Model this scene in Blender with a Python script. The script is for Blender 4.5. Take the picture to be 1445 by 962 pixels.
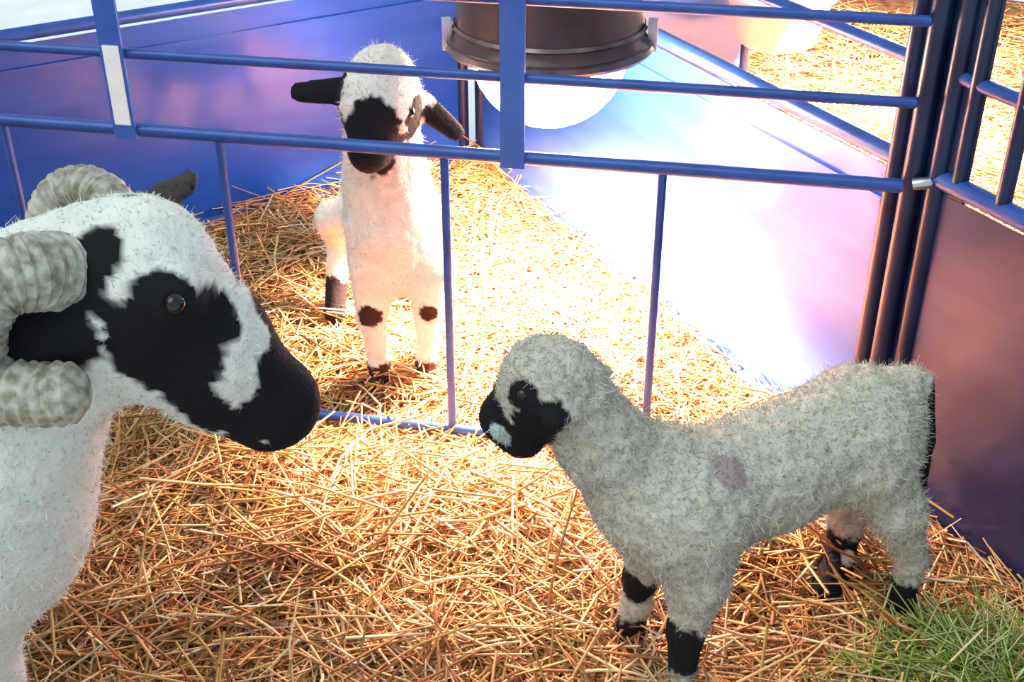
import bpy, math, random
import numpy as np
from mathutils import Vector, Matrix, noise

random.seed(7); rng = np.random.default_rng(7)
for o in list(bpy.data.objects): bpy.data.objects.remove(o)
sc = bpy.context.scene
COL = sc.collection

# ------------------------------------------------------------------ camera, light, exposure
CAM_H, PITCH, FPX = 1.25, math.radians(31.0), 1739.0
cd = bpy.data.cameras.new('camera'); cam = bpy.data.objects.new('camera', cd); COL.objects.link(cam)
cam.location = (0, 0, CAM_H); cam.rotation_euler = (math.pi/2 - PITCH, 0, 0)
cd.sensor_width = 36.0; cd.lens = FPX/1445*36; cd.clip_start = .02
sc.camera = cam
w = bpy.data.worlds.new('world'); sc.world = w; w.use_nodes = True
wb = w.node_tree.nodes['Background']; wb.inputs[0].default_value = (.74, .88, 1.0, 1); wb.inputs[1].default_value = .62
sd = bpy.data.lights.new('sun', 'SUN'); sun = bpy.data.objects.new('sun', sd); COL.objects.link(sun)
sd.energy = 1.35; sd.angle = math.radians(50); sd.color = (.95, 1, .97)
sun.rotation_euler = (math.radians(22), math.radians(-30), 0)
LAMP_STRENGTH = 75.0; LAMP_POWER = 390.0; LAMP_COLOR = (1, .51, .34)
sc.view_settings.view_transform = 'Standard'; sc.view_settings.look = 'None'
sc.view_settings.gamma = 1; sc.view_settings.exposure = .36; sc.view_settings.use_curve_mapping = False

# ------------------------------------------------------------------ helpers
def V(*a): return np.array(a, float)
def ray(u, v):
    r = (u-722.5)/FPX; up = -(v-481)/FPX; s, c = math.sin(PITCH), math.cos(PITCH)
    return V(r, up*s+c, up*c-s)
def at(u, v, Y): d = ray(u, v); return V(0, 0, CAM_H)+d*(Y/d[1])
def fl(u, v, z=0.): d = ray(u, v); return V(0, 0, CAM_H)+d*((z-CAM_H)/d[2])
def unit(a): a = np.asarray(a, float); return a/np.linalg.norm(a)
Z = V(0, 0, 1)

def tag(o, label=None, cat=None, group=None, kind=None):
    for k, x in (('label', label), ('category', cat), ('group', group), ('kind', kind)):
        if x: o[k] = x
    return o
def empty(name, loc=(0, 0, 0)):
    o = bpy.data.objects.new(name, None); COL.objects.link(o); o.location = [float(x) for x in loc]; o.empty_display_size = .1
    return o
def link(name, me, mat=None, parent=None):
    o = bpy.data.objects.new(name, me); COL.objects.link(o)
    if mat is not None: me.materials.append(mat)
    if parent is not None:
        o.parent = parent; o.matrix_parent_inverse = Matrix.Translation(-parent.location) if parent.parent is None else Matrix.Identity(4)
    return o
class MB:
    def __init__(s): s.v = []; s.f = []
    def add(s, v, f):
        n = len(s.v); s.v += [tuple(float(c) for c in p) for p in v]; s.f += [tuple(i+n for i in q) for q in f]; return s
    def box(s, c, ax, ay, az):
        c, ax, ay, az = map(np.asarray, (c, ax, ay, az))
        v = [c+i*ax+j*ay+k*az for i in (-1, 1) for j in (-1, 1) for k in (-1, 1)]
        return s.add(v, [(0, 1, 3, 2), (4, 6, 7, 5), (0, 4, 5, 1), (2, 3, 7, 6), (0, 2, 6, 4), (1, 5, 7, 3)])
    def tube(s, pts, rad, n=12, cap=True):
        pts = [np.asarray(p, float) for p in pts]; m = len(pts)
        if not hasattr(rad, '__len__'): rad = [rad]*m
        vs = []; up = None
        for i, p in enumerate(pts):
            t = unit(pts[min(i+1, m-1)]-pts[max(i-1, 0)])
            if up is None: up = V(0, 0, 1) if abs(t[2]) < .9 else V(1, 0, 0)
            a = unit(np.cross(up, t)); b = np.cross(t, a); up = b
            vs += [p+rad[i]*(math.cos(2*math.pi*k/n)*a+math.sin(2*math.pi*k/n)*b) for k in range(n)]
        fs = [(i*n+k, i*n+(k+1) % n, (i+1)*n+(k+1) % n, (i+1)*n+k) for i in range(m-1) for k in range(n)]
        if cap: fs += [tuple(range(n-1, -1, -1)), tuple((m-1)*n+k for k in range(n))]
        return s.add(vs, fs)
    def lathe(s, prof, c=(0, 0, 0), n=40):
        vs = [(c[0]+r*math.cos(2*math.pi*k/n), c[1]+r*math.sin(2*math.pi*k/n), c[2]+z) for r, z in prof for k in range(n)]
        fs = [(i*n+k, i*n+(k+1) % n, (i+1)*n+(k+1) % n, (i+1)*n+k) for i in range(len(prof)-1) for k in range(n)]
        return s.add(vs, fs)
    def build(s, name, mat, parent=None, smooth=True):
        me = bpy.data.meshes.new(name); me.from_pydata(s.v, [], s.f); me.update()
        if smooth:
            me.polygons.foreach_set('use_smooth', [True]*len(me.polygons)); me.set_sharp_from_angle(angle=math.radians(40))
        return link(name, me, mat, parent)

# ------------------------------------------------------------------ materials
def newmat(name):
    m = bpy.data.materials.new(name); m.use_nodes = True
    return m, m.node_tree, m.node_tree.nodes['Principled BSDF']
def noise_mix(nt, scale, c1, c2, detail=4, lo=.35, hi=.65, stretch=None):
    tc = nt.nodes.new('ShaderNodeTexCoord'); nz = nt.nodes.new('ShaderNodeTexNoise'); cr = nt.nodes.new('ShaderNodeValToRGB')
    nz.inputs['Scale'].default_value = scale; nz.inputs['Detail'].default_value = detail
    if stretch:
        mp = nt.nodes.new('ShaderNodeMapping'); mp.inputs['Scale'].default_value = stretch
        nt.links.new(tc.outputs['Object'], mp.inputs[0]); nt.links.new(mp.outputs[0], nz.inputs['Vector'])
    else: nt.links.new(tc.outputs['Object'], nz.inputs['Vector'])
    nt.links.new(nz.outputs[0], cr.inputs[0])
    cr.color_ramp.elements[0].position = lo; cr.color_ramp.elements[1].position = hi
    cr.color_ramp.elements[0].color = (*c1, 1); cr.color_ramp.elements[1].color = (*c2, 1)
    return cr.outputs[0], nz.outputs[0]
def bump(nt, b, h, strength, dist=.002):
    n = nt.nodes.new('ShaderNodeBump'); n.inputs['Strength'].default_value = strength; n.inputs['Distance'].default_value = dist
    nt.links.new(h, n.inputs['Height']); nt.links.new(n.outputs[0], b.inputs['Normal'])
def plain(name, c1, c2, scale=30, rough=.5, metal=0, bmp=.1, **kw):
    m, nt, b = newmat(name)
    c, h = noise_mix(nt, scale, c1, c2, **kw)
    nt.links.new(c, b.inputs['Base Color']); b.inputs['Roughness'].default_value = rough; b.inputs['Metallic'].default_value = metal
    if bmp: bump(nt, b, h, bmp)
    return m
def vcol(name, rough=.8, bscale=0, bstr=.3, bdist=.003, sheen=0):
    m, nt, b = newmat(name)
    a = nt.nodes.new('ShaderNodeVertexColor'); a.layer_name = 'Col'
    nt.links.new(a.outputs[0], b.inputs['Base Color']); b.inputs['Roughness'].default_value = rough
    b.inputs['Specular IOR Level'].default_value = .25
    if sheen: b.inputs['Sheen Weight'].default_value = sheen
    if bscale:
        tc = nt.nodes.new('ShaderNodeTexCoord'); nz = nt.nodes.new('ShaderNodeTexNoise'); nz.inputs['Scale'].default_value = bscale; nz.inputs['Detail'].default_value = 3
        nt.links.new(tc.outputs['Object'], nz.inputs['Vector']); bump(nt, b, nz.outputs[0], bstr, bdist)
    return m
M = {}
for nm, c1, c2 in (('sheet', (.022, .10, .46), (.034, .125, .52)), ('unlit_sheet', (.005, .055, .32), (.010, .07, .37)), ('shaded_sheet', (.016, .024, .090), (.024, .034, .115))):  # one blue sheet metal; shade is mixed into the second and third colours
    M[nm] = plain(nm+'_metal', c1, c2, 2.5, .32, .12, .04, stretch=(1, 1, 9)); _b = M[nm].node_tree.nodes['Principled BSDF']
    _b.inputs['Coat Weight'].default_value = .42 if nm != 'shaded_sheet' else .5; _b.inputs['Specular IOR Level'].default_value = .35; _b.inputs['Coat IOR'].default_value = 1.5; _b.inputs['Coat Roughness'].default_value = .13
M['paint'] = plain('blue_tube_paint', (.012, .055, .26), (.022, .085, .36), 14, .35, .1, .05)
M['strap'] = plain('blue_strap_paint', (.03, .10, .42), (.045, .14, .5), 14, .4, .1, .04)
M['dark_paint'] = plain('navy_post_paint', (.004, .009, .04), (.009, .02, .075), 14, .35, .1, .05)
M['sticker'] = plain('white_sticker', (.80, .86, .88), (.88, .92, .93), 40, .6, 0, .02)
M['ink'] = plain('grey_print', (.25, .3, .3), (.35, .4, .4), 40, .6, 0, 0)
M['shade'] = plain('dark_lamp_enamel', (.035, .022, .022), (.085, .05, .05), 9, .32, .3, .05)
M['rim'] = plain('lamp_rim_metal', (.10, .07, .075), (.2, .15, .16), 20, .25, .7, .05)
M['chrome'] = plain('clip_metal', (.4, .4, .4), (.6, .6, .6), 30, .25, .9, .05)
M['cord'] = plain('black_cord', (.02, .02, .02), (.03, .03, .03), 30, .6, 0, .05)
M['concrete'] = plain('pale_concrete', (.74, .78, .80), (.86, .89, .90), 6, .8, 0, .15)
M['soil'] = plain('matted_straw', (.15, .06, .025), (.42, .20, .08), 38, .95, 0, .6)
M['tub'] = plain('pale_tub_plastic', (.66, .66, .68), (.76, .76, .78), 20, .45, 0, .05)
M['wood'] = plain('beam_wood', (.20, .12, .06), (.32, .2, .11), 8, .8, 0, .2, stretch=(1, 8, 8))
M['horn'] = plain('grey_horn', (.20, .19, .13), (.50, .49, .42), 90, .55, 0, .35)
M['hoof'] = plain('dark_hoof', (.012, .01, .01), (.035, .028, .026), 60, .4, 0, .1)
M['eye'] = plain('dark_eye', (.006, .005, .004), (.02, .012, .006), 60, .08, 0, 0)
M['straw'] = vcol('straw_strands', .55); M['coat'] = vcol('animal_coat', .95, 170, .55, .004); M['fleece'] = vcol('fleece_strands', .95)
m, nt, b = newmat('lamp_glow'); M['glow'] = m
b.inputs['Base Color'].default_value = (1, .85, .7, 1); b.inputs['Emission Color'].default_value = (1, .62, .44, 1); b.inputs['Emission Strength'].default_value = LAMP_STRENGTH

# ------------------------------------------------------------------ plan of the pen
B = fl(1222, 675); C = fl(672, 225)
dW = unit(C-B); nW = V(-dW[1], dW[0], 0)             # right run: from B back to corner C
dL = unit(V(3208, 2027, 0)); nL = V(-dL[1], dL[0], 0)   # back wall direction, left to right
dH = unit(V(-10672, 2027, 0)); nH = V(-dH[1], dH[0], 0); nH = -nH if nH[1] > 0 else nH                        # open hurdle, from B to the left
A_ = np.linalg.solve(np.array([[dH[0], dL[0]], [dH[1], dL[1]]]), (C-B)[:2])
D = B+dH*(A_[0]-.03)                                 # where hurdle meets back wall
WALL = .54
# side tests
def sideW(p): return (p[..., 0]-B[0])*nW[0]+(p[..., 1]-B[1])*nW[1]     # >0 : pen side
def sideL(p): return (p[..., 0]-C[0])*nL[0]+(p[..., 1]-C[1])*nL[1]     # >0 : beyond back wall
EXT = C+dL*.92

# ground height of the bedding (gentle lumps, banked up at the panels)
def ground(x, y):
    x = np.asarray(x, float); y = np.asarray(y, float)
    p = np.stack([x, y], -1)
    z = .010*np.sin(7.1*x+1.3)*np.cos(6.3*y)+.007*np.sin(17*x+9*y)+.006*np.cos(23*y-11*x+2)
    z = z+.035*np.exp(-(sideW(p)/.07)**2)*1.0
    z = z+.02*np.exp(-(sideL(p)/.06)**2)
    hd = np.abs((x-B[0])*nH[0]+(y-B[1])*nH[1])
    z = z-.034*np.exp(-(hd/.10)**2)*(x < B[0]-.05)
    return z-.008

# ------------------------------------------------------------------ structure: floor
mb = MB(); mb.box((0, 3, -.08), (6, 0, 0), (0, 6, 0), (0, 0, .03)); tag(mb.build('floor', M['concrete'], smooth=False), 'pale concrete floor beyond the straw bedding', kind='structure')

# bedding mat: height field
def bedding():
    xs = np.arange(-2.0, 3.0, .025); ys = np.arange(.3, 4.6, .025)
    X, Y = np.meshgrid(xs, ys, indexing='ij'); P = np.stack([X, Y], -1)
    ok = (sideL(P) < .03) | (X > EXT[0])
    Zz = ground(X, Y)-.006
    n = len(ys); vs = np.stack([X, Y, Zz], -1).reshape(-1, 3)
    f = []
    for i in range(len(xs)-1):
        for j in range(n-1):
            if ok[i, j] and ok[i+1, j] and ok[i, j+1] and ok[i+1, j+1]: f.append((i*n+j, (i+1)*n+j, (i+1)*n+j+1, i*n+j+1))
    me = bpy.data.meshes.new('straw_mat'); me.from_pydata(vs.tolist(), [], f); me.update()
    me.polygons.foreach_set('use_smooth', [True]*len(me.polygons))
    return me
beds = empty('straw_bedding', (0, 1.4, 0)); tag(beds, 'thick loose golden straw bedding covering the pen floor', 'straw', kind='stuff')
o = link('straw_mat', bedding(), M['soil'], beds); o['kind'] = 'stuff'

def strands(c, ang, tilt, L, r, col, bend):
    """numpy: triangular bent stalks; arrays of centre (n,3), heading, tilt, length, radius, colour, sideways bend"""
    n = len(c)
    d = np.stack([np.cos(ang)*np.cos(tilt), np.sin(ang)*np.cos(tilt), np.sin(tilt)], -1)
    s = np.stack([-np.sin(ang), np.cos(ang), np.zeros(n)], -1); u = np.cross(d, s)
    pts = np.stack([c-d*L[:, None]/2, c+s*(bend*L)[:, None]+u*(np.abs(bend)*L*.5)[:, None], c+d*L[:, None]/2], 1)   # n,3,3
    v = np.empty((n, 3, 3, 3))
    for k in range(3):
        a = 2*math.pi*k/3+.5
        off = (math.cos(a)*s+math.sin(a)*u)*r[:, None]
        v[:, :, k] = pts+off[:, None, :]*np.array([1, 1, .7])[None, :, None]
    q = []
    for i in range(2):
        for k in range(3): q.append((i*3+k, i*3+(k+1) % 3, (i+1)*3+(k+1) % 3, (i+1)*3+k))
    q = np.array(q); faces = (q[None]+9*np.arange(n)[:, None, None]).reshape(-1)
    return v.reshape(-1, 3), faces, np.repeat(col, 9, 0)
def mesh_np(name, v, faces, col, per=4):
    me = bpy.data.meshes.new(name); nf = len(faces)//per
    me.vertices.add(len(v)); me.vertices.foreach_set('co', v.astype(np.float32).ravel())
    me.loops.add(len(faces)); me.loops.foreach_set('vertex_index', faces.astype(np.int32))
    me.polygons.add(nf); me.polygons.foreach_set('loop_start', (np.arange(nf)*per).astype(np.int32)); me.update(calc_edges=True)
    if col is not None:
        a = me.color_attributes.new('Col', 'FLOAT_COLOR', 'POINT')
        a.data.foreach_set('color', np.concatenate([col, np.ones((len(col), 1))], 1).astype(np.float32).ravel())
    return me
PAL = np.array([(.62, .33, .13), (.70, .43, .19), (.78, .56, .31), (.46, .21, .075), (.33, .13, .05), (.84, .68, .44), (.56, .37, .12), (.42, .27, .09)])
def cull(c, ang, L):
    e1 = c.copy(); e2 = c.copy(); off = np.stack([np.cos(ang), np.sin(ang), 0*ang], -1)*(L/2)[:, None]
    e1 -= off; e2 += off
    w1, w2 = sideW(e1), sideW(e2); l1, l2 = sideL(e1), sideL(e2)
    near = (c[:, 1] < C[1]+.05)
    bad = (w1*w2 < 0) & near
    bad |= (np.abs(sideW(c)) < .012) & near
    bare = ((l1 > -.012) | (l2 > -.012)) & (np.minimum(e1[:, 0], e2[:, 0]) < EXT[0]+.02)
    return ~(bad | bare)
def scatter(n, x0, x1, y0, y1, Lr, rr, lift, tl, pal=PAL, keep=None, wts=None):
    c = np.stack([rng.uniform(x0, x1, n), rng.uniform(y0, y1, n), np.zeros(n)], -1)
    ang = rng.uniform(0, 2*math.pi, n); tilt = rng.normal(0, tl, n); L = rng.uniform(*Lr, n)*rng.uniform(.6, 1, n); r = rng.uniform(*rr, n)
    c[:, 2] = ground(c[:, 0], c[:, 1])+lift*(1-.6*np.exp(-(((c[:, 0]-B[0])*nH[0]+(c[:, 1]-B[1])*nH[1])/.09)**2))*rng.uniform(0, 1, n)**1.6+np.abs(np.sin(tilt))*L*.35
    k = cull(c, ang, L)
    if keep is not None: k &= keep(c)
    col = pal[rng.choice(len(pal), n, p=wts)]*rng.uniform(.75, 1.15, (n, 1))
    bend = rng.normal(0, .045, n)
    return strands(c[k], ang[k], tilt[k], L[k], r[k], np.clip(col[k], 0, .95), bend[k])
def patch(name, label, args):
    vs, fs, cs = [], [], []; n = 0
    for a in args:
        v, f, c = scatter(*a[0], **a[1]); vs.append(v); fs.append(f+n); cs.append(c); n += len(v)
    o = link(name, mesh_np(name, np.concatenate(vs), np.concatenate(fs), np.concatenate(cs)), M['straw'], beds)
    o['kind'] = 'stuff'; return o
patch('foreground_straw', '', [((46000, -.75, 1.15, .75, 1.85, (.06, .2), (.0010, .0020), .035, .16), {}),
                               ((5000, -.75, 1.0, .75, 1.75, (.1, .26), (.0018, .0028), .05, .28), {})])
patch('pen_straw', '', [((26000, -.95, .75, 1.7, 2.95, (.06, .2), (.0012, .0022), .035, .16), {'keep': lambda c: sideW(c) > 0}),
                        ((1800, -.95, .75, 1.7, 2.95, (.1, .22), (.0018, .0026), .05, .3), {'keep': lambda c: sideW(c) > 0})])
patch('neighbouring_straw', '', [((20000, -.1, 2.6, 1.0, 4.3, (.08, .24), (.0018, .0030), .05, .2), {'keep': lambda c: sideW(c) < 0})])

# ------------------------------------------------------------------ pen panels
R = .014
def panel(name, label, P, d, length, wall=.552, rails=(), posts_to=.95, low=-.035, mids=(), sheet='sheet'):
    """sheeted pen panel starting at P and running along d"""
    root = empty(name, (P[0], P[1], 0)); tag(root, label, 'hurdle')
    n = V(-d[1], d[0], 0); sheet_top = wall-.02; a = P+d*R*1.2; b = P+d*(length-R*1.2)
    mb = MB(); mb.box((a+b)/2+Z*(sheet_top+low)/2, d*(length/2-R*1.5), n*.0015, Z*(sheet_top-low)/2); mb.build('sheet', M[sheet], root, smooth=False)
    for z, nm in [(wall, 'top_tube'), (.004, 'bottom_tube')]: MB().tube([a+Z*z, b+Z*z], R).build(nm, M['paint'], root)
    MB().box((a+b)/2+Z*(sheet_top-.052)+n*.004, d*(length/2-.03), n*.004, Z*.005).build('pressed_rib', M[sheet], root, smooth=False)
    for z in rails: MB().tube([a+Z*z, b+Z*z], .010).build('rail', M['paint'], root)
    for p in (a, b): MB().tube([p+Z*.0, p+Z*posts_to], R*1.05).build('post', M['dark_paint'], root)
    for s in mids: MB().tube([P+d*s+Z*wall, P+d*s+Z*posts_to], .011).build('upright', M['dark_paint'], root)
    return root
LW = np.linalg.norm(C-B); UP = .70
panel('sheeted_hurdle', 'blue sheeted hurdle brightly lit by the lamp, from corner to dark post', B+dW*.035, dW, LW-.05, rails=(UP, .86))
panel('sheeted_hurdle', 'blue sheeted hurdle with shade in its colour, behind the rump of the lamb that stands sideways', B-dW*.015, -dW, 1.45, rails=(UP, .86), mids=(.055, .135), sheet='shaded_sheet')  # same sheet metal, darkened in colour to stand for shade
LL = np.linalg.norm(C-D)
panel('sheeted_hurdle', 'blue sheeted hurdle behind the lamb that faces out through the rails', C-dL*.02, -dL, LL-.05, wall=.505, rails=(.90,), sheet='unlit_sheet')  # same sheet metal, its unlit tone put into the colour
panel('sheeted_hurdle', 'short pale blue sheeted hurdle beyond the corner, beside the feed tub', C+dL*.03, dL, np.linalg.norm(EXT-C)-.03, rails=(.88,))

# ------------------------------------------------------------------ open hurdle in front
hur = empty('pen_hurdle', (B[0], B[1], 0)); tag(hur, 'blue tubular open-rail hurdle between the ewe and the heat lamp', 'hurdle')
H0 = B; HL = np.linalg.norm(D-B)-.03
def hp(x, z):                                          # point of the hurdle at world x
    t = (x-H0[0])/dH[0]; return H0+dH*t+Z*z
Z_TOP, Z_UP, Z_LO, Z_BOT = .765, .650, .525, .008
for z, r in ((Z_TOP, .0080), (Z_UP, .0080), (Z_LO, .0105), (Z_BOT, .009)):
    MB().tube([H0+dH*.012+Z*z, H0+dH*HL+Z*z], r).build('rail', M['paint'], hur)
xs = []
for x in (-1.20, -.830, -.464, -.104, .225): MB().tube([hp(x, Z_BOT), hp(x, Z_LO)], .0070).build('upright', M['paint'], hur)
for t in (.012, HL): MB().tube([H0+dH*t+Z*-.01, H0+dH*t+Z*.95], .0155).build('end_post', M['dark_paint'], hur)
for x in (.003, -.613):
    p = hp(x, 0)+nH*.012
    mb = MB(); mb.box(p+Z*((Z_TOP+.03+Z_LO-.012)/2), dH*.0185, nH*.003, Z*((Z_TOP+.03-Z_LO+.012)/2)); st = mb.build('strap', M['strap'], hur, smooth=False)
    if x < -.5:
        q = p+nH*.0036
        s = MB().box(q+Z*.602, dH*.0135, nH*.0006, Z*.064).build('sticker', M['sticker'], st, smooth=False)
# gate chain link and pin at the dark post
lk = MB(); lk.box(B-dW*.03-nW*.002+Z*.48, dW*.052, nW*.003, Z*.46); o = lk.build('joining_plate', M['dark_paint'], hur, smooth=False)
MB().tube([B+V(-.02, -.025, .54), B+V(.0, -.03, .545), B+V(.03, -.02, .55)], .009).build('latch_pin', M['chrome'], hur)

# ------------------------------------------------------------------ heat lamps, one in view and one added
def heat_lamp(c, label, top, power):
    root = empty('heat_lamp', c); tag(root, label, 'heat lamp', None)
    prof = [(.172, 0), (.176, .004), (.176, .012), (.168, .020), (.163, .04), (.160, .085), (.155, .13), (.135, .165), (.09, .19), (.05, .2), (.045, .26), (.03, .275), (.0, .275)]
    inner = [(.0, .26), (.04, .19), (.125, .16), (.15, .085), (.158, .03), (.168, .004), (.172, 0)]
    MB().lathe(inner+prof, c, 48).build('shade', M['shade'], root)
    MB().lathe([(.168, -.006), (.181, -.006), (.184, .0), (.181, .008), (.170, .012)], c, 48).build('rim', M['rim'], root)
    MB().lathe([(.1655, .028), (.169, .032), (.1655, .038)], c, 48).build('rim_bead', M['rim'], root)
    r = .138
    g = [(r*math.cos(a), -.012+(-r if a < 0 else r*.25)*abs(math.sin(a))*1.0) for a in np.linspace(-math.pi/2+.001, math.pi/2-.001, 24)]
    MB().lathe(g, c, 40).build('bulb', M['glow'], root)
    ld = bpy.data.lights.new('lamp_light', 'SPOT'); ld.energy = power; ld.color = LAMP_COLOR; ld.spot_size = math.radians(150); ld.spot_blend = .3; ld.shadow_soft_size = .07
    lo_ = bpy.data.objects.new('lamp_light', ld); COL.objects.link(lo_); lo_.parent = root; lo_.location = (0, 0, -.235)
    for a in (math.pi*1.04, math.pi*1.95):
        p = V(*c)+V(math.cos(a), math.sin(a), 0)*.178+Z*.02
        MB().box(p, V(math.cos(a), math.sin(a), 0)*.008, V(-math.sin(a), math.cos(a), 0)*.011, Z*.026).build('clip', M['chrome'], root, smooth=False)
    MB().tube([V(*c)+Z*.27, V(*c)+Z*(top-c[2])], .005).build('cord', M['cord'], root)
    return root
L1 = at(775, 58, 2.10)
heat_lamp(tuple(L1), 'dark round heat lamp glowing white, hanging behind the open rails', 2.0, LAMP_POWER)
heat_lamp((1.05, 3.10, .68), 'added heat lamp, out of view, brightening the neighbouring straw beyond the sheeted hurdle', 2.0, LAMP_POWER*2)  # added lamp out of view, brightens the neighbouring straw
bm_ = empty('lamp_beam_1', (.5, 2.4, 0)); tag(bm_, 'wooden beam overhead carrying the heat lamp cords', kind='structure')  # timber beam on end posts; the lamp cords hang from it
p1, p2 = V(L1[0], L1[1], 2.03), V(1.05, 3.10, 2.03); dd = unit(p2-p1)
MB().box((p1+p2)/2, dd*3.3, V(-dd[1], dd[0], 0)*.03, Z*.03).build('beam', M['wood'], bm_, smooth=False)
for s in (-3.2, 3.2):
    q = (p1+p2)/2+dd*s; MB().box(V(q[0], q[1], .97), dd*.03, V(-dd[1], dd[0], 0)*.03, Z*1.03).build('beam_post', M['wood'], bm_, smooth=False)

# feed bowl hooked over the short hurdle
tb = C+dL*.84-nL*.185; tz = .215; tub = empty('feed_bowl', (tb[0], tb[1], tz)); tag(tub, 'pale round feed bowl hooked onto the short sheeted hurdle beyond the corner', 'bowl')
MB().lathe([(.0, .0), (.085, .0), (.105, .012), (.136, .12), (.142, .125), (.142, .135), (.128, .135), (.098, .025), (.0, .014)], (tb[0], tb[1], tz), 36).build('bowl_body', M['tub'], tub)
MB().lathe([(.140, .130), (.150, .132), (.152, .140), (.146, .146), (.136, .142)], (tb[0], tb[1], tz), 36).build('bowl_rim', M['tub'], tub)
for s_ in (-.06, .06):
    q = tb+dL*s_+Z*(tz+.137); e = C+dL*(.84+s_)
    MB().tube([q+nL*.132, e-nL*.024+Z*.40, e-nL*.022+Z*.56, e+Z*.578, e+nL*.022+Z*.555], .005, 8).build('hook', M['chrome'], tub)

# ------------------------------------------------------------------ animals: smooth-union distance field -> one continuous skin
def sdf_mesh(prims, h):
    los = []; his = []
    for p in prims:
        ra = max(p['ra'], p['rb']); los.append(np.minimum(p['a'], p['b'])-ra); his.append(np.maximum(p['a'], p['b'])+ra)
    lo = np.min(los, 0)-3*h; hi = np.max(his, 0)+3*h
    N = np.ceil((hi-lo)/h).astype(int)+1
    F = np.full(N, 1.0, np.float32)
    ax = [lo[i]+h*np.arange(N[i]) for i in range(3)]
    for p, l, q in zip(prims, los, his):
        k = p['k']; m = k+3*h
        i0 = np.maximum(((l-m-lo)/h).astype(int), 0); i1 = np.minimum(((q+m-lo)/h).astype(int)+2, N)
        X, Y, Zg = np.meshgrid(*[ax[i][i0[i]:i1[i]] for i in range(3)], indexing='ij')
        P = np.stack([X, Y, Zg], -1).astype(np.float32)
        a, b = p['a'], p['b']; ab = b-a; L2 = float(ab@ab)
        rel = P-a.astype(np.float32)
        t = np.clip((rel@ab.astype(np.float32))/L2, 0, 1) if L2 > 1e-9 else np.zeros(rel.shape[:3], np.float32)
        dv = rel-t[..., None]*ab.astype(np.float32)
        if p.get('flat') is not None:                      # squash across a normal (ears)
            nrm, s = p['flat']; c_ = dv@nrm.astype(np.float32); dv = dv+c_[..., None]*(nrm*(1/s-1)).astype(np.float32)
            d = (np.linalg.norm(dv, axis=-1)-(p['ra']+(p['rb']-p['ra'])*t))*s*1.3
        else: d = np.linalg.norm(dv, axis=-1)-(p['ra']+(p['rb']-p['ra'])*t)
        sl = tuple(slice(i0[i], i1[i]) for i in range(3)); f = F[sl]
        if p.get('cut'):
            d = -d; hh = np.clip(.5-.5*(d-f)/-k if False else .5+.5*(d-f)/k, 0, 1); F[sl] = f+(d-f)*hh+k*hh*(1-hh)
        else:
            hh = np.clip(.5+.5*(f-d)/k, 0, 1); F[sl] = f+(d-f)*hh-k*hh*(1-hh)
    # surface nets
    ins = F < 0
    n = np.array(F.shape)-1
    acc = np.zeros((*n, 3), np.float32); cnt = np.zeros(n, np.float32)
    cs = [(i, j, k) for i in (0, 1) for j in (0, 1) for k in (0, 1)]
    def cor(A, c): return A[c[0]:c[0]+n[0], c[1]:c[1]+n[1], c[2]:c[2]+n[2]]
    for c in cs:
        for axx in range(3):
            if c[axx] == 0:
                c2 = list(c); c2[axx] = 1
                f1, f2 = cor(F, c), cor(F, c2); m = (f1 < 0) != (f2 < 0)
                den = np.where(m, f1-f2, 1); t = np.where(m, f1/den, 0)
                for i in range(3): acc[..., i] += np.where(m, c[i]+(t if i == axx else 0), 0)
                cnt += m
    act = cnt > 0; idx = np.full(n, -1, np.int64); idx[act] = np.arange(act.sum())
    base = np.argwhere(act); verts = lo+h*(base+acc[act]/cnt[act][:, None])
    quads = []
    for axx in range(3):
        u, v = (axx+1) % 3, (axx+2) % 3
        s1 = [slice(None)]*3; s2 = [slice(None)]*3; s1[axx] = slice(0, -1); s2[axx] = slice(1, None)
        A, Bm = ins[tuple(s1)], ins[tuple(s2)]
        e = np.argwhere(A != Bm); e = e[(e[:, u] > 0) & (e[:, v] > 0) & (e[:, u] < n[u]) & (e[:, v] < n[v])]
        q = []
        for du, dv in ((1, 1), (0, 1), (0, 0), (1, 0)):
            g = e.copy(); g[:, u] -= du; g[:, v] -= dv; q.append(idx[g[:, 0], g[:, 1], g[:, 2]])
        q = np.stack(q, -1); flip = ~A[e[:, 0], e[:, 1], e[:, 2]]; q[flip] = q[flip][:, ::-1]; quads.append(q)
    return verts, np.concatenate(quads)
def cap(a, b, ra, rb=None, k=.03, flat=None, cut=False):
    return dict(a=np.asarray(a, float), b=np.asarray(b, float), ra=ra, rb=ra if rb is None else rb, k=k, flat=flat, cut=cut)
def ball(a, r, k=.03): return cap(a, a, r, r, k)
def nz(P, s, off=0.): return np.array([noise.noise(Vector((p[0]*s+off, p[1]*s+off*.7, p[2]*s-off))) for p in P])
def paint(P, base, blobs, wob=.25, edge=.10):
    col = np.tile(np.array(base, float), (len(P), 1))
    tint = nz(P, 38, 3.); col *= (1+.10*tint)[:, None]
    n1 = nz(P, 45, 11.); n2 = nz(P, 120, 5.)
    for a, b, r, c in blobs:
        ab = b-a; L2 = float(ab@ab); t = np.clip(((P-a)@ab)/L2, 0, 1) if L2 > 1e-9 else np.zeros(len(P))
        d = np.linalg.norm(P-a-t[:, None]*ab, axis=1)/r+wob*n1+wob*.7*n2
        wgt = np.clip((1-d)/edge+.5, 0, 1)[:, None]; col = col*(1-wgt)+np.array(c)*wgt
    return np.clip(col, .003, .95)
def bl(a, r, c, b=None): a = np.asarray(a, float); return (a, a if b is None else np.asarray(b, float), r, c)
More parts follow.
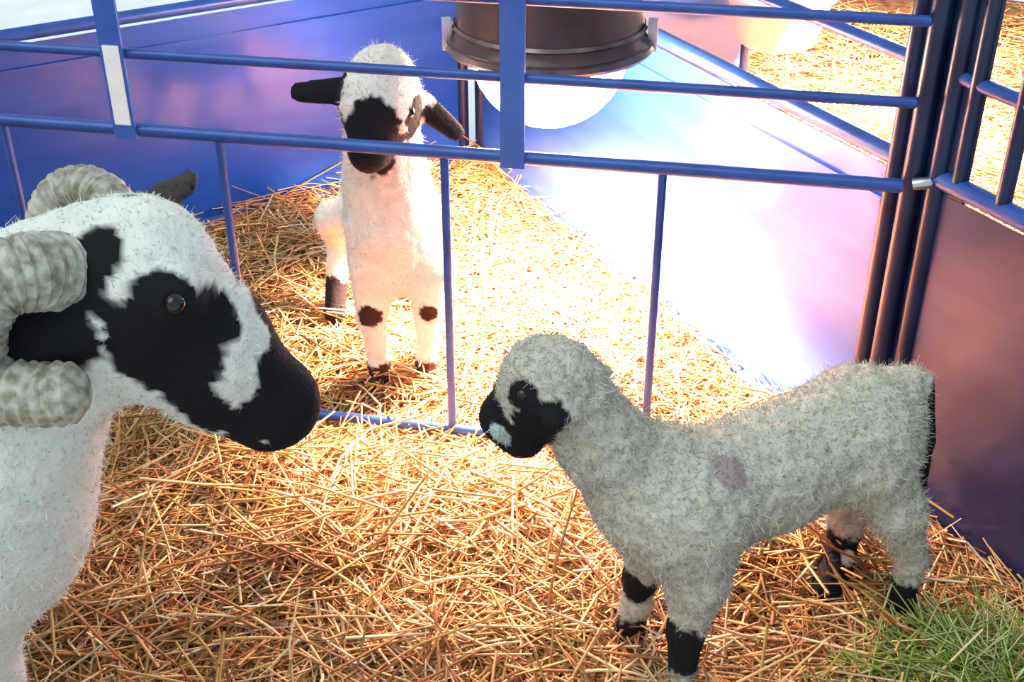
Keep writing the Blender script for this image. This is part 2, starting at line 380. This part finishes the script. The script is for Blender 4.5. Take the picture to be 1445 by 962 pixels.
def animal(root, prims, h, base, blobs, lump, nfur, flen, furdown=.5, curl=.0, wob=.25):
    v, q = sdf_mesh(prims, h)
    me = bpy.data.meshes.new('body'); me.from_pydata(v.tolist(), [], q.tolist()); me.update()
    nrm = np.empty(len(v)*3, np.float32); me.vertices.foreach_get('normal', nrm); nrm = nrm.reshape(-1, 3).astype(float)
    col = paint(v, base, blobs, wob)
    lum = np.clip(col.mean(1)*2.2, .15, 1)                         # wool stands off more than short dark hair
    v2 = v+nrm*(lump*(nz(v, 55)+.6*nz(v, 130, 7.))*lum)[:, None]
    me.vertices.foreach_set('co', v2.astype(np.float32).ravel()); me.update()
    a = me.color_attributes.new('Col', 'FLOAT_COLOR', 'POINT'); a.data.foreach_set('color', np.concatenate([col, np.ones((len(col), 1))], 1).astype(np.float32).ravel())
    me.polygons.foreach_set('use_smooth', [True]*len(me.polygons))
    body = link('body', me, M['coat'], root)
    # short coat strands
    fi = rng.integers(0, len(q), nfur); w4 = rng.dirichlet(np.ones(4), nfur)
    vi = q[fi]; p = (v2[vi]*w4[..., None]).sum(1); nn = (nrm[vi]*w4[..., None]).sum(1); nn /= np.linalg.norm(nn, axis=1)[:, None]+1e-9
    cc = (col[vi]*w4[..., None]).sum(1); L = flen*rng.uniform(.5, 1.2, nfur)*np.clip(.35+cc.mean(1)*1.3, .35, 1)
    rd = rng.normal(0, 1, (nfur, 3)); d = nn*.8+rd*(.35+curl)+V(0, 0, -furdown)*.6; d /= np.linalg.norm(d, axis=1)[:, None]
    s = np.cross(d, rng.normal(0, 1, (nfur, 3))); s /= np.linalg.norm(s, axis=1)[:, None]
    wd = .00065
    p0 = p-nn*.001; p1_ = p0+d*L[:, None]*.55; p2_ = p0+(d*.8+nn*.1+rng.normal(0, .35+curl, (nfur, 3)))*L[:, None]
    vv = np.stack([p0-s*wd, p0+s*wd, p1_+s*wd*.8, p1_-s*wd*.8, p2_+s*wd*.3, p2_-s*wd*.3], 1).reshape(-1, 3)
    ff = (np.array([[0, 1, 2, 3], [3, 2, 4, 5]])[None]+6*np.arange(nfur)[:, None, None]).reshape(-1)
    fm = mesh_np('fleece', vv, ff, np.clip(np.repeat(cc*rng.uniform(.65, 1.3, (nfur, 1)), 6, 0), 0, .95))
    fo = link('fleece', fm, M['fleece'], root); fo['kind'] = 'stuff'
    return body
def eyeball(p, r, root):
    prof = [(r*math.cos(a), r*math.sin(a)) for a in np.linspace(-math.pi/2+.01, math.pi/2-.01, 9)]
    return MB().lathe(prof, p, 14).build('eye', M['eye'], root)
def hoof(p, head, root, s=1.0):
    """cloven hoof: two wedge toes side by side, pointing along head"""
    f = unit(V(head[0], head[1], 0)); r = V(-f[1], f[0], 0); mb = MB()
    for sg in (-1, 1):
        c = V(p[0], p[1], 0)+r*sg*.0085*s; z0 = p[2]
        v = []
        for zz, fr, bk, wd in ((0, .030, -.016, .0078), (.010, .027, -.016, .0078), (.024, .014, -.014, .0068), (.030, .008, -.012, .006)):
            v += [c+f*fr*s+Z*(z0+zz*s)+r*wd*s*.35, c+f*fr*s+Z*(z0+zz*s)-r*wd*s*.35, c+f*(fr*.2)*s-r*wd*s+Z*(z0+zz*s), c+f*bk*s-r*wd*s*.8+Z*(z0+zz*s), c+f*bk*s+r*wd*s*.8+Z*(z0+zz*s), c+f*(fr*.2)*s+r*wd*s+Z*(z0+zz*s)]
        F = [(i*6+k, i*6+(k+1) % 6, (i+1)*6+(k+1) % 6, (i+1)*6+k) for i in range(3) for k in range(6)]+[tuple(range(5, -1, -1)), tuple(18+k for k in range(6))]
        mb.add(v, F)
    return mb.build('hoof', M['hoof'], root)
BLK = (.009, .009, .012); WH = (.74, .76, .72)

# --- lamb standing in front of the hurdle, seen from its flank
def lamb_flank():
    hn, fn, hf, ff = fl(1262, 893), fl(958, 1000), fl(1164, 856), fl(888, 912)
    root = empty('lamb', ((hn[0]+ff[0])/2, (hn[1]+ff[1])/2, 0)); tag(root, 'woolly white lamb with black face and feet standing in front of the hurdle', 'lamb')
    hip = at(1205, 606, 1.33); mid = at(1085, 662, 1.275); chest = at(955, 706, 1.215); wither = at(938, 690, 1.225)
    neck1 = at(852, 626, 1.205); poll = at(800, 548, 1.20); cran = at(772, 540, 1.20); muz = at(716, 588, 1.215); chin = at(735, 612, 1.205)
    tail0 = at(1301, 540, 1.36); tail1 = at(1305, 620, 1.365); tail2 = at(1297, 692, 1.355)
    P = [cap(hip, mid, .082, .072, .03), cap(mid, chest, .074, .086), cap(wither, chest, .072, .085), ball(at(1234, 590, 1.345), .060, .03),
         ball(at(1284, 541, 1.36), .022, .03), ball(at(905, 692, 1.205), .066, .03),
         cap(wither, neck1, .064, .050), cap(neck1, poll, .049, .047), ball(cran, .0535, .02), cap(cran, muz, .046, .034, .022), cap(cran, chin, .038, .027, .015), ball(at(742, 622, 1.2), .017, .015),
         cap(tail0, tail1, .016, .014, .008), cap(tail1, tail2, .013, .009, .006)]
    # hind near
    P += [cap(at(1228, 655, 1.30), at(1262, 718, 1.285), .058, .036, .03), cap(at(1266, 720, 1.285), at(1286, 788, 1.295), .034, .020, .02),
          cap(at(1286, 788, 1.295), V(hn[0], hn[1]+.005, .045), .019, .018, .015), cap(V(hn[0], hn[1]+.005, .045), V(hn[0]-.006, hn[1], .014), .0205, .019, .01)]
    # hind far
    P += [cap(at(1208, 685, 1.385), at(1192, 745, 1.39), .040, .024, .025), cap(at(1192, 745, 1.39), at(1184, 785, 1.385), .021, .022, .015), cap(at(1184, 785, 1.385), V(hf[0], hf[1], .03), .024, .026, .012)]
    # front near
    kn = at(968, 890, 1.16)
    P += [cap(at(975, 745, 1.18), at(985, 815, 1.165), .055, .038, .03), cap(at(985, 815, 1.165), kn, .035, .024, .02), cap(kn, V(fn[0], fn[1], .03), .0225, .017, .012)]
    # front far
    P += [cap(at(925, 755, 1.245), at(905, 812, 1.255), .040, .024, .025), cap(at(905, 812, 1.255), at(897, 850, 1.255), .021, .019, .015), cap(at(897, 850, 1.255), V(ff[0], ff[1], .028), .019, .021, .012)]
    # ears: one behind the poll, one on the near side
    e0, e1 = at(812, 522, 1.235), at(850, 524, 1.27); P.append(cap(e0, e1, .016, .012, .01, flat=(unit(V(.2, -.3, 1)), .45)))
    e2, e3 = at(800, 585, 1.155), at(772, 597, 1.125)
    P.append(cap(at(806, 572, 1.16), at(778, 592, 1.135), .019, .013, .008, flat=(unit(V(-.3, -1, .5)), .45)))
    blobs = [bl(at(712, 596, 1.205), .050, BLK, at(706, 570, 1.225)), bl(at(742, 562, 1.155), .022, BLK), bl(at(760, 592, 1.16), .030, BLK, at(742, 622, 1.18)), bl(at(706, 606, 1.185), .011, (.50, .60, .56), at(709, 618, 1.18)),
             bl(at(778, 592, 1.128), .024, BLK),
             bl(at(1310, 552, 1.36), .021, BLK, tail1+V(.004, 0, 0)), bl(tail1+V(.004, 0, 0), .021, BLK, tail2+V(.002, 0, -.01)),
             bl(V(hn[0], hn[1], .03), .062, BLK), bl(V(hf[0]-.004, hf[1], .035), .045, BLK, at(1170, 785, 1.37)), bl(V(fn[0]-.002, fn[1], .02), .036, BLK), bl(at(958, 912, 1.15), .042, BLK, at(950, 900, 1.16)),
             bl(at(900, 818, 1.25), .030, BLK), bl(V(ff[0], ff[1], .03), .040, BLK), bl(at(1030, 650, 1.18), .022, (.36, .29, .29), at(1034, 668, 1.18)),
             bl(at(1197, 788, 1.36), .012, WH)]
    animal(root, P, .0045, (.52, .50, .425), blobs, .0045, 80000, .0048, .25, .7)
    eyeball(at(738, 556, 1.158), .0075, root)
    for p in (hn, fn, hf, ff): hoof(V(p[0], p[1], -.002), (-.93, -.3), root, .9)
lamb_flank()

# --- lamb facing out through the rails
def lamb_front():
    f1, f2, h1, h2 = fl(537, 537), fl(603, 531), fl(474, 462), fl(590, 440)
    root = empty('lamb', ((f1[0]+f2[0])/2, f1[1]+.08, 0)); tag(root, 'white lamb with black muzzle and ears facing out behind the rails, under the lamp', 'lamb')
    chest = at(552, 318, 1.97); up = at(545, 255, 1.97); rump = at(546, 268, 2.30); nk = at(540, 205, 1.95); cr = at(536, 140, 1.93); mz = at(523, 205, 1.875); 
    P = [cap(chest, rump, .074, .074, .03), cap(up, chest, .070, .074, .03), cap(chest, at(556, 375, 1.975), .072, .056, .03), cap(nk, up, .062, .070, .03), cap(nk, cr, .056, .060, .025),
         ball(cr, .067, .02), ball(at(540, 103, 1.945), .045, .03), cap(cr+V(0, -.03, -.01), mz, .052, .036, .025), ball(at(520, 218, 1.865), .030, .015)]
    for p, kx, ky in ((f1, 524, 446), (f2, 604, 440)):
        kk = at(kx, ky, p[1]+.0)
        P += [cap(at(kx+4, 375, p[1]+.01), kk, .046, .027, .025), cap(kk, V(p[0], p[1], .035), .024, .0185, .012), cap(V(p[0], p[1], .035), V(p[0], p[1]-.012, .013), .020, .019, .01)]
    for p, hx in ((h1, -.02), (h2, .05)):
        hk = V(p[0]+.01, p[1]+.06, .16)
        P += [cap(rump+V(hx*.8, .0, -.02), hk+V(0, -.02, .06), .052, .036, .03), cap(hk+V(0, -.02, .06), hk, .036, .024, .02), cap(hk, V(p[0], p[1], .03), .022, .021, .012)]
    P.append(cap(rump+V(0, .08, .04), rump+V(0, .12, -.10), .02, .013, .015))
    ea, eb = at(490, 128, 1.955), at(424, 130, 1.965); ec, ed = at(598, 150, 1.95), at(643, 186, 1.95)
    P += [cap(ea, eb, .026, .018, .012, flat=(unit(V(.1, -.8, .6)), .4)), cap(ec, ed, .024, .016, .012, flat=(unit(V(.2, -.9, .4)), .4))]
    BR = (.035, .014, .010)
    blobs = [bl(at(524, 192, 1.87), .052, BLK, at(520, 225, 1.86)), bl(at(530, 168, 1.86), .036, BLK), bl(at(446, 127, 1.955), .046, BLK, at(486, 128, 1.94)), bl(at(425, 130, 1.965), .04, BLK),
             bl(at(590, 160, 1.90), .034, BLK, at(596, 180, 1.9)), bl(at(618, 165, 1.95), .030, BLK, at(645, 188, 1.95)), bl(at(494, 160, 1.9), .018, BLK, at(496, 178, 1.9)),
             bl(at(522, 446, f1[1]-.022), .023, BR), bl(at(604, 440, f2[1]-.024), .018, BR), bl(V(f1[0], f1[1], .012), .040, BR), bl(V(f2[0], f2[1], .012), .040, BR), bl(V(h1[0], h1[1], .02), .056, BLK, V(h1[0], h1[1], .055)), bl(V(h2[0], h2[1], .02), .05, BLK)]
    animal(root, P, .005, (.80, .74, .66), blobs, .0022, 36000, .0055, .5, .3)
    eyeball(at(498, 152, 1.885), .009, root); eyeball(at(578, 158, 1.885), .009, root)
    for p in (f1, f2): hoof(V(p[0], p[1]-.012, -.002), (-.05, -1), root, .95)
    for p in (h1, h2): hoof(V(p[0], p[1], -.002), (-.05, -1), root, .95)
lamb_front()

# --- horned ewe in the foreground
def ewe():
    sh = at(5, 712, 1.00)
    bodyc = V(-.78, 1.02, .47); rumpc = V(-1.30, 1.06, .48)
    root = empty('ewe', (-.95, 1.04, 0)); tag(root, 'white ewe with black-patched face, black muzzle and curled horns beside the hurdle', 'sheep')
    poll = at(125, 376, 1.03); cran = at(192, 388, 1.035); face = at(290, 475, 1.05); muz = at(378, 558, 1.065)
    P = [ball(cran, .069, .02), cap(poll, cran, .058, .066, .02), cap(cran, face, .066, .056, .03), cap(face, muz, .055, .0455, .03), ball(at(392, 572, 1.068), .043, .02),
         cap(at(180, 470, 1.02), at(285, 548, 1.045), .060, .036, .03), cap(at(285, 548, 1.045), at(372, 590, 1.06), .034, .030, .02),
         cap(at(60, 430, 1.03), at(-50, 540, 1.02), .080, .115, .03), cap(at(95, 480, 1.02), at(-25, 620, 1.0), .070, .105, .03), cap(at(-25, 620, 1.0), sh+V(-.012, 0, 0), .104, .100, .03), ball(at(14, 782, 1.0), .068, .03),
         cap(sh+V(-.12, .03, .06), bodyc, .17, .215, .08), cap(bodyc, rumpc, .215, .205, .08), cap(rumpc+V(-.14, 0, .08), rumpc+V(-.24, 0, -.12), .035, .022, .04)]
    for x, y, fr in ((-.575, .955, 1), (-.66, 1.10, 1), (-1.33, .96, 0), (-1.36, 1.15, 0)):
        b = .0 if fr else -.05
        P += [cap(V(x, y, .40), V(x+b, y, .235), .07, .042, .04), cap(V(x+b, y, .235), V(x+.0, y, .05), .034, .025, .02), cap(V(x, y, .05), V(x+.012, y, .016), .027, .026, .01)]
    # ears
    ea, eb = at(232, 288, 1.10), at(268, 254, 1.125)
    P.append(cap(at(205, 300, 1.085), eb, .022, .012, .012, flat=(unit(V(.3, -.7, .6)), .4)))
    P.append(cap(at(92, 455, .965), at(15, 492, .945), .036, .026, .012, flat=(unit(V(0, -.8, .6)), .45)))
    # brow ridges
    P += [ball(at(250, 418, .985), .020, .025), ball(at(285, 385, 1.09), .018, .02)]
    G = (.30, .31, .27)
    blobs = [bl(at(392, 525, 1.055), .047, BLK, at(410, 585, 1.065)), bl(at(358, 614, 1.045), .040, BLK, at(405, 610, 1.06)), bl(at(362, 450, 1.07), .030, BLK, at(400, 500, 1.08)), bl(at(358, 596, 1.015), .028, BLK, at(398, 606, 1.02)),
             bl(at(165, 440, .975), .026, BLK, at(235, 440, .985)), bl(at(225, 430, .98), .040, BLK, at(262, 505, .985)), bl(at(265, 445, .99), .032, BLK, at(300, 452, 1.0)), bl(at(190, 490, .96), .028, BLK, at(262, 540, .985)), bl(at(265, 545, .99), .023, BLK, at(302, 590, 1.01)),
             bl(at(208, 410, .98), .020, BLK), bl(at(315, 403, 1.06), .016, BLK), bl(at(266, 318, 1.08), .010, BLK), bl(at(284, 345, 1.08), .010, BLK),
             bl(at(134, 342, .975), .026, BLK, at(98, 425, .955)), bl(at(70, 480, .945), .045, BLK, at(10, 495, .94)), bl(at(250, 266, 1.12), .04, (.06, .055, .05)),
             bl(at(185, 296, 1.05), .016, (.05, .05, .05)), bl(V(-.575, .955, .02), .06, BLK), bl(V(-.66, 1.10, .02), .06, BLK), bl(V(-1.33, .96, .02), .06, BLK), bl(V(-1.36, 1.15, .02), .06, BLK),
             bl(V(-1.0, .85, .55), .12, BLK, V(-1.15, .85, .6))]
    animal(root, P, .0065, (.76, .77, .70), blobs, .0022, 70000, .0052, .6, .3, .22)
    eyeball(at(246, 428, .964), .010, root)
    # curled horns with ridges
    def horn(pts, r0, r1, nm):
        pts = [np.asarray(p, float) for p in pts]; Q = []
        ext = [2*pts[0]-pts[1]]+pts+[2*pts[-1]-pts[-2]]
        for i in range(1, len(ext)-2):
            p0, p1, p2, p3 = ext[i-1:i+3]
            for t in np.linspace(0, 1, 14, endpoint=False):
                Q.append(.5*((2*p1)+(-p0+p2)*t+(2*p0-5*p1+4*p2-p3)*t*t+(-p0+3*p1-3*p2+p3)*t**3))
        Q.append(pts[-1]); n = len(Q); rr = []
        for i in range(n):
            s = i/(n-1); r = r0+(r1-r0)*s+.0016*math.sin(i*1.9)
            if s > .93: r *= math.sqrt(max(1-((s-.93)/.072)**2, .02))
            rr.append(r)
        MB().tube(Q, rr, 18).build(nm, M['horn'], root)
    horn([at(84, 384, .985), at(40, 384, .955), at(-15, 404, .935), at(-45, 470, .925), at(-25, 540, .92), at(45, 556, .915), at(126, 552, .915)], .036, .028, 'horn')
    horn([at(165, 312, 1.075), at(150, 278, 1.10), at(112, 262, 1.115), at(76, 280, 1.12), at(60, 330, 1.125), at(75, 370, 1.13)], .023, .016, 'horn')
    for x, y in ((-.575, .955), (-.66, 1.10), (-1.33, .96), (-1.36, 1.15)): hoof(V(x+.012, y, -.004), (1, 0), root, 1.45)
ewe()

# ------------------------------------------------------------------ loose stalks and green hay
def stalk(p, q, r, c, name='straw_stalk', bend=.02):
    p, q = np.asarray(p), np.asarray(q); m = (p+q)/2+Z*bend
    return MB().tube([p, (p+m)/2+Z*bend*.25, m, (q+m)/2+Z*bend*.25, q], [r, r, r*.95, r*.85, r*.6], 6).build(name, c)
M['pale_stalk'] = plain('pale_stalk', (.80, .62, .34), (.88, .74, .46), 30, .5, 0, .05)
M['gold_stalk'] = plain('gold_stalk', (.66, .46, .16), (.76, .55, .22), 30, .5, 0, .05)
ST = [((1010, 885), (1102, 965), 'between the lamb\'s black front knee and the green hay'), ((375, 948), (458, 880), 'crossing the straw below the ewe\'s black muzzle'), ((-5, 850), (88, 935), 'slanting across the foot of the ewe\'s chest'),
      ((213, 795), (206, 875), 'standing out upright beside the ewe\'s chest'), ((205, 872), (345, 872), 'lying level at the foot of the upright stalk'), ((260, 748), (390, 735), 'straight under the ewe\'s throat'), ((725, 655), (722, 780), 'right under the sideways lamb\'s chin'),
      ((545, 900), (620, 850), 'in the open straw between ewe and sideways lamb'), ((820, 948), (915, 955), 'below the sideways lamb\'s far front hoof'), ((430, 770), (520, 800), 'in the open straw between ewe and sideways lamb'), ((640, 930), (735, 905), 'in the open straw between ewe and sideways lamb'),
      ((560, 835), (690, 812), 'in the open straw between ewe and sideways lamb'), ((300, 905), (440, 905), 'in the open straw between ewe and sideways lamb'), ((1140, 845), (1230, 890), 'between the two hind feet of the sideways lamb'), ((480, 830), (530, 935), 'in the open straw between ewe and sideways lamb'),
      ((660, 740), (800, 700), 'before the sideways lamb\'s breast'), ((100, 930), (240, 780), 'leaning away from the ewe\'s chest'), ((330, 860), (400, 900), 'in the open straw between ewe and sideways lamb')]
for i, ((a, b_), (c_, d_), where) in enumerate(ST):
    o = stalk(fl(a, b_, .036), fl(c_, d_, .044), .0022, M['pale_stalk'] if i % 3 else M['gold_stalk'], bend=.008)
    tag(o, 'long loose pale stalk '+where, 'straw', 'loose stalks on the straw')
o = stalk(fl(1152, 528, .03), fl(1152, 528, .03)+V(-.07, .03, .07), .003, M['gold_stalk'], bend=.0); tag(o, 'short stalk leaning up against the lit blue sheet behind the sideways lamb', 'straw')
GR = np.array([(.30, .42, .08), (.42, .52, .14), (.55, .60, .24), (.20, .30, .05), (.62, .58, .28)])
g = fl(1395, 985); n = 2600
c = np.stack([g[0]+rng.normal(0, .075, n), g[1]+rng.normal(0, .04, n), np.zeros(n)], -1)
L = rng.uniform(.05, .15, n); tl = rng.uniform(-.2, .7, n); c[:, 2] = ground(c[:, 0], c[:, 1])+.02+np.sin(np.abs(tl))*L*.4+.03*rng.random(n)
k = sideW(c) > .06
v, f_, cl = strands(c[k], rng.uniform(0, 6.28, n)[k], tl[k], L[k], rng.uniform(.0011, .002, n)[k], GR[rng.choice(5, n)][k]*rng.uniform(.7, 1.1, (n, 1))[k], rng.normal(0, .08, n)[k])
o = link('green_hay', mesh_np('green_hay', v, f_, cl), M['straw']); tag(o, 'tuft of fresh green hay on the straw beside the hind foot of the sideways lamb', 'hay', kind='stuff')
